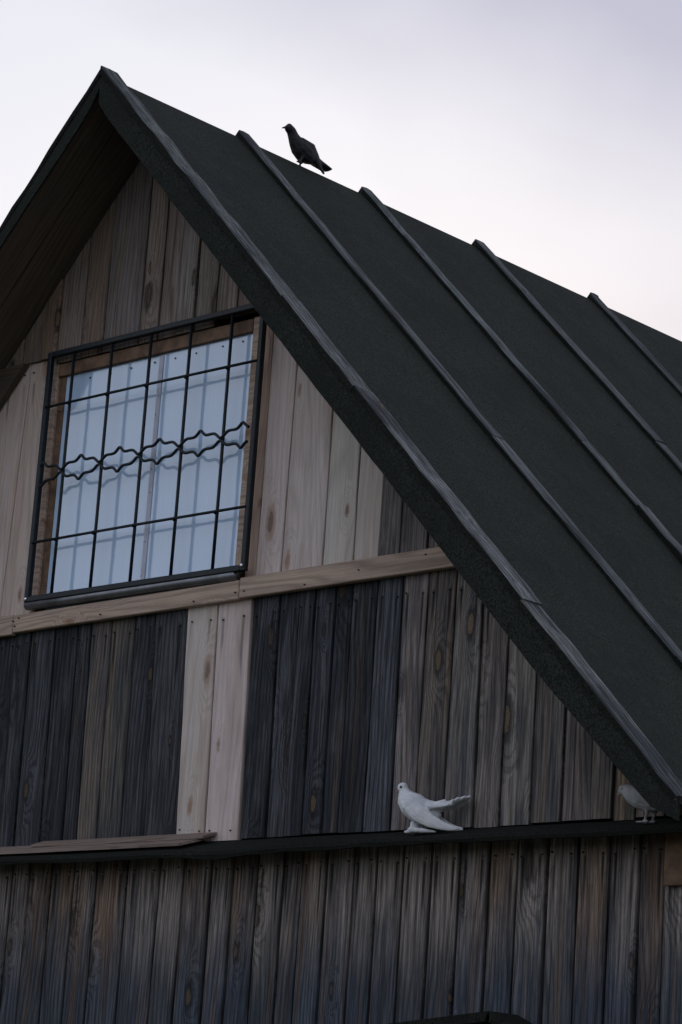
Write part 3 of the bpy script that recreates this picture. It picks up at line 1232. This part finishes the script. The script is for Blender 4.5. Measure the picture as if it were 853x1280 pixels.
# black pigeon on the ridge, head towards the gable (local x runs along the ridge)
kb = [(0.6282, 5.7472, 0.0055), (0.6428, 5.7524, 0.017), (0.6616, 5.7442, 0.018), (0.6755, 5.7254, 0.0205), (0.6921, 5.7065, 0.0265),
      (0.7158, 5.6901, 0.035), (0.7438, 5.6775, 0.0378), (0.7747, 5.6708, 0.0323), (0.8007, 5.6673, 0.0231), (0.8261, 5.6636, 0.0150),
      (0.8642, 5.6557, 0.0085), (0.8952, 5.6500, 0.0055)]
kw = [(0.6900, 5.7130, 0.0090), (0.7037, 5.7080, 0.0170), (0.7591, 5.6926, 0.024), (0.799, 5.6643, 0.0166), (0.8287, 5.6372, 0.0093), (0.858, 5.6190, 0.0050)]
bird('perched_pigeon', 'black pigeon perched on the roof ridge against the sky', (0, .73, 5.615), 'y', 'blackbird',
     [(kb, 0, [1, 1, 1, 1, 1, 1, 1, 1, 1, 1.2, 2.6, 4]),
      (kw, [-.020, -.022, -.027, -.022, -.016, -.012], [.5, .5, .5, .45, .5, .8]),
      ([(a, z + .004, r) for a, z, r in kw[:4]] + [(.835, 5.655, .009), (.872, 5.645, .005)], [.020, .022, .027, .022, .018, .014], [.5, .5, .5, .45, .5, .8]),
      ([(.7234, 5.650, .007), (.7109, 5.628, .0042), (.7085, 5.6195, .0040)], -.016, 1),
      ([(.757, 5.650, .007), (.7439, 5.632, .0042), (.7406, 5.6195, .0040)], .016, 1),
      ([(.724, 5.6185, .0034), (.692, 5.6185, .0032)], -.016, 1.6),
      ([(.756, 5.6185, .0034), (.722, 5.6185, .0032)], .016, 1.6)],
     [(0.634, 5.7500, 0.0060), (0.6200, 5.7440, 0.0042), (0.6070, 5.7370, 0.0014)], 'beakdark', (.6412, 5.757, .0032), .0165, grow=1.12).location.z = RIDGE

# white pigeon on the ledge, raised tail, drooping wings, feathered feet
wb = [(1.5075, 2.8600, 0.0090), (1.5115, 2.8520, 0.0160), (1.5150, 2.8430, 0.0205), (1.5215, 2.8279, 0.0300), (1.5467, 2.8072, 0.0400),
      (1.581, 2.789, 0.0400), (1.6176, 2.7784, 0.0322), (1.6479, 2.7720, 0.0214), (1.6693, 2.7660, 0.0107)]
wh = [(1.4845, 2.8560, 0.0070), (1.4915, 2.8585, 0.0142), (1.5030, 2.8600, 0.0182), (1.5140, 2.8590, 0.0160), (1.5220, 2.8570, 0.0085)]
ww = [(1.5380, 2.8080, 0.0120), (1.5566, 2.7955, 0.0240), (1.6002, 2.7733, 0.0278), (1.6494, 2.7488, 0.0205), (1.6975, 2.7349, 0.0133), (1.733, 2.7290, 0.0089), (1.7597, 2.7285, 0.0045)]
white = [(wb, 0, 1), (wh, 0, .92),
         (ww, [-.028, -.031, -.036, -.034, -.028, -.022, -.018], [.45, .45, .42, .4, .45, .5, .9]),
         ([(a, z + .004, r) for a, z, r in ww], [.028, .031, .036, .034, .028, .022, .018], [.45, .45, .42, .4, .45, .5, .9]),
         ([(1.5698, 2.745, .0144), (1.5632, 2.7290, .0105), (1.548, 2.7205, .0085)], -.012, 1),
         ([(1.5760, 2.745, .0144), (1.5760, 2.7290, .0105), (1.5660, 2.7215, .0085)], .014, 1),
         ([(1.5622, 2.7235, .0085), (1.6041, 2.7225, .0078), (1.6606, 2.7190, .0035)], -.012, 1.3),
         ([(1.5722, 2.7245, .0085), (1.6141, 2.7235, .0078), (1.6500, 2.7210, .0035)], .014, 1.3)]
for (dx, dz, la) in ((1.529, 2.7165, -.016), (1.533, 2.7165, -.004), (1.545, 2.7175, .010), (1.549, 2.7175, .022)):
    white.append(([(1.56, 2.7205, .0060), (dx, dz, .0040)], [-.01 if la < 0 else .014, la], 1))
white.append(([(1.585, 2.802, .026), (1.622, 2.797, .023), (1.660, 2.7985, .0165), (1.70, 2.807, .0110), (1.745, 2.8185, .0080)], 0, [1, 1, 1.1, 1.4, 1.8]))
# fan of tail feathers
for q in range(7):
    f = q / 6 - .5
    tipx = 1.788 - abs(f) * .06 + (q % 2) * .006 - (.02 if q < 2 else 0)
    tipz = 2.8334 - (abs(f) ** 1.5) * .030 - (.004 if f < 0 else 0) + (q % 3) * .002
    white.append(([(1.630, 2.795, .013), (1.675, 2.803 - abs(f) * .01, .010), (1.73, 2.8155 - abs(f) * .018, .0075), (tipx, tipz, .0045)],
                  [f * .02, f * .035, f * .05, f * .062], [.8, 1.0, 1.4, 1.6]))
white.append(([(1.630, 2.797, .010), (1.69, 2.7965, .006), (1.728, 2.7985, .0035)], [-.03, -.04, -.05], [1, 1.2, 1.4]))
white.append(([(1.64, 2.800, .012), (1.680, 2.8145, .006), (1.694, 2.8215, .0028)], [-.01, -.012, -.012], 1))
bird('perched_pigeon', 'white pigeon with raised tail standing on the ledge in full view', (1.60, -.085, 2.714), 'x', 'whitebird', white,
     [(1.490, 2.8531, .0055), (1.4827, 2.8507, .0040), (1.4776, 2.8463, .0018)], 'beakpink', (1.505, 2.8610, .0042), .0168, kx=.82, yaw=18, grow=1.08)

# pale pigeon half hidden behind the right rake
zb_ = [(2.385, 2.8052, 0.0060), (2.3952, 2.8133, 0.0150), (2.413, 2.8103, 0.0190), (2.4372, 2.7948, 0.0258), (2.4651, 2.7809, 0.0285),
       (2.4964, 2.7732, 0.0288), (2.5275, 2.767, 0.0234), (2.5583, 2.761, 0.0143), (2.5967, 2.7515, 0.0090), (2.6348, 2.7436, 0.0055)]
zw = [(2.445, 2.795, .018), (2.48, 2.785, .022), (2.53, 2.770, .016), (2.58, 2.757, .008), (2.61, 2.750, .005)]
bird('perched_pigeon', 'pale pigeon on the ledge half hidden behind the right roof edge', (2.49, -.1, 2.709), 'x', 'greybird',
     [(zb_, 0, [1, 1, 1, 1, 1, 1, 1, 1.3, 2.2, 3.5]),
      (zw, [-.02, -.024, -.02, -.014, -.01], [.45, .45, .45, .6, .8]),
      (zw, [.02, .024, .02, .014, .01], [.45, .45, .45, .6, .8]),
      ([(2.4975, 2.7511, .0090), (2.4985, 2.7354, .0050), (2.4931, 2.7199, .0042), (2.4914, 2.7135, .0040)], -.012, 1),
      ([(2.5075, 2.7511, .0090), (2.5085, 2.7354, .0050), (2.5031, 2.7199, .0042), (2.5014, 2.7135, .0040)], .012, 1),
      ([(2.506, 2.7130, .0034), (2.4606, 2.7130, .0032)], -.012, 1.6),
      ([(2.515, 2.7140, .0034), (2.4706, 2.7140, .0032)], .012, 1.6)],
     [(2.390, 2.8046, .0055), (2.3829, 2.8006, .0040), (2.3799, 2.7969, .0014)], 'beakpink', (2.4080, 2.8135, .0040), .0155, grow=1.08)
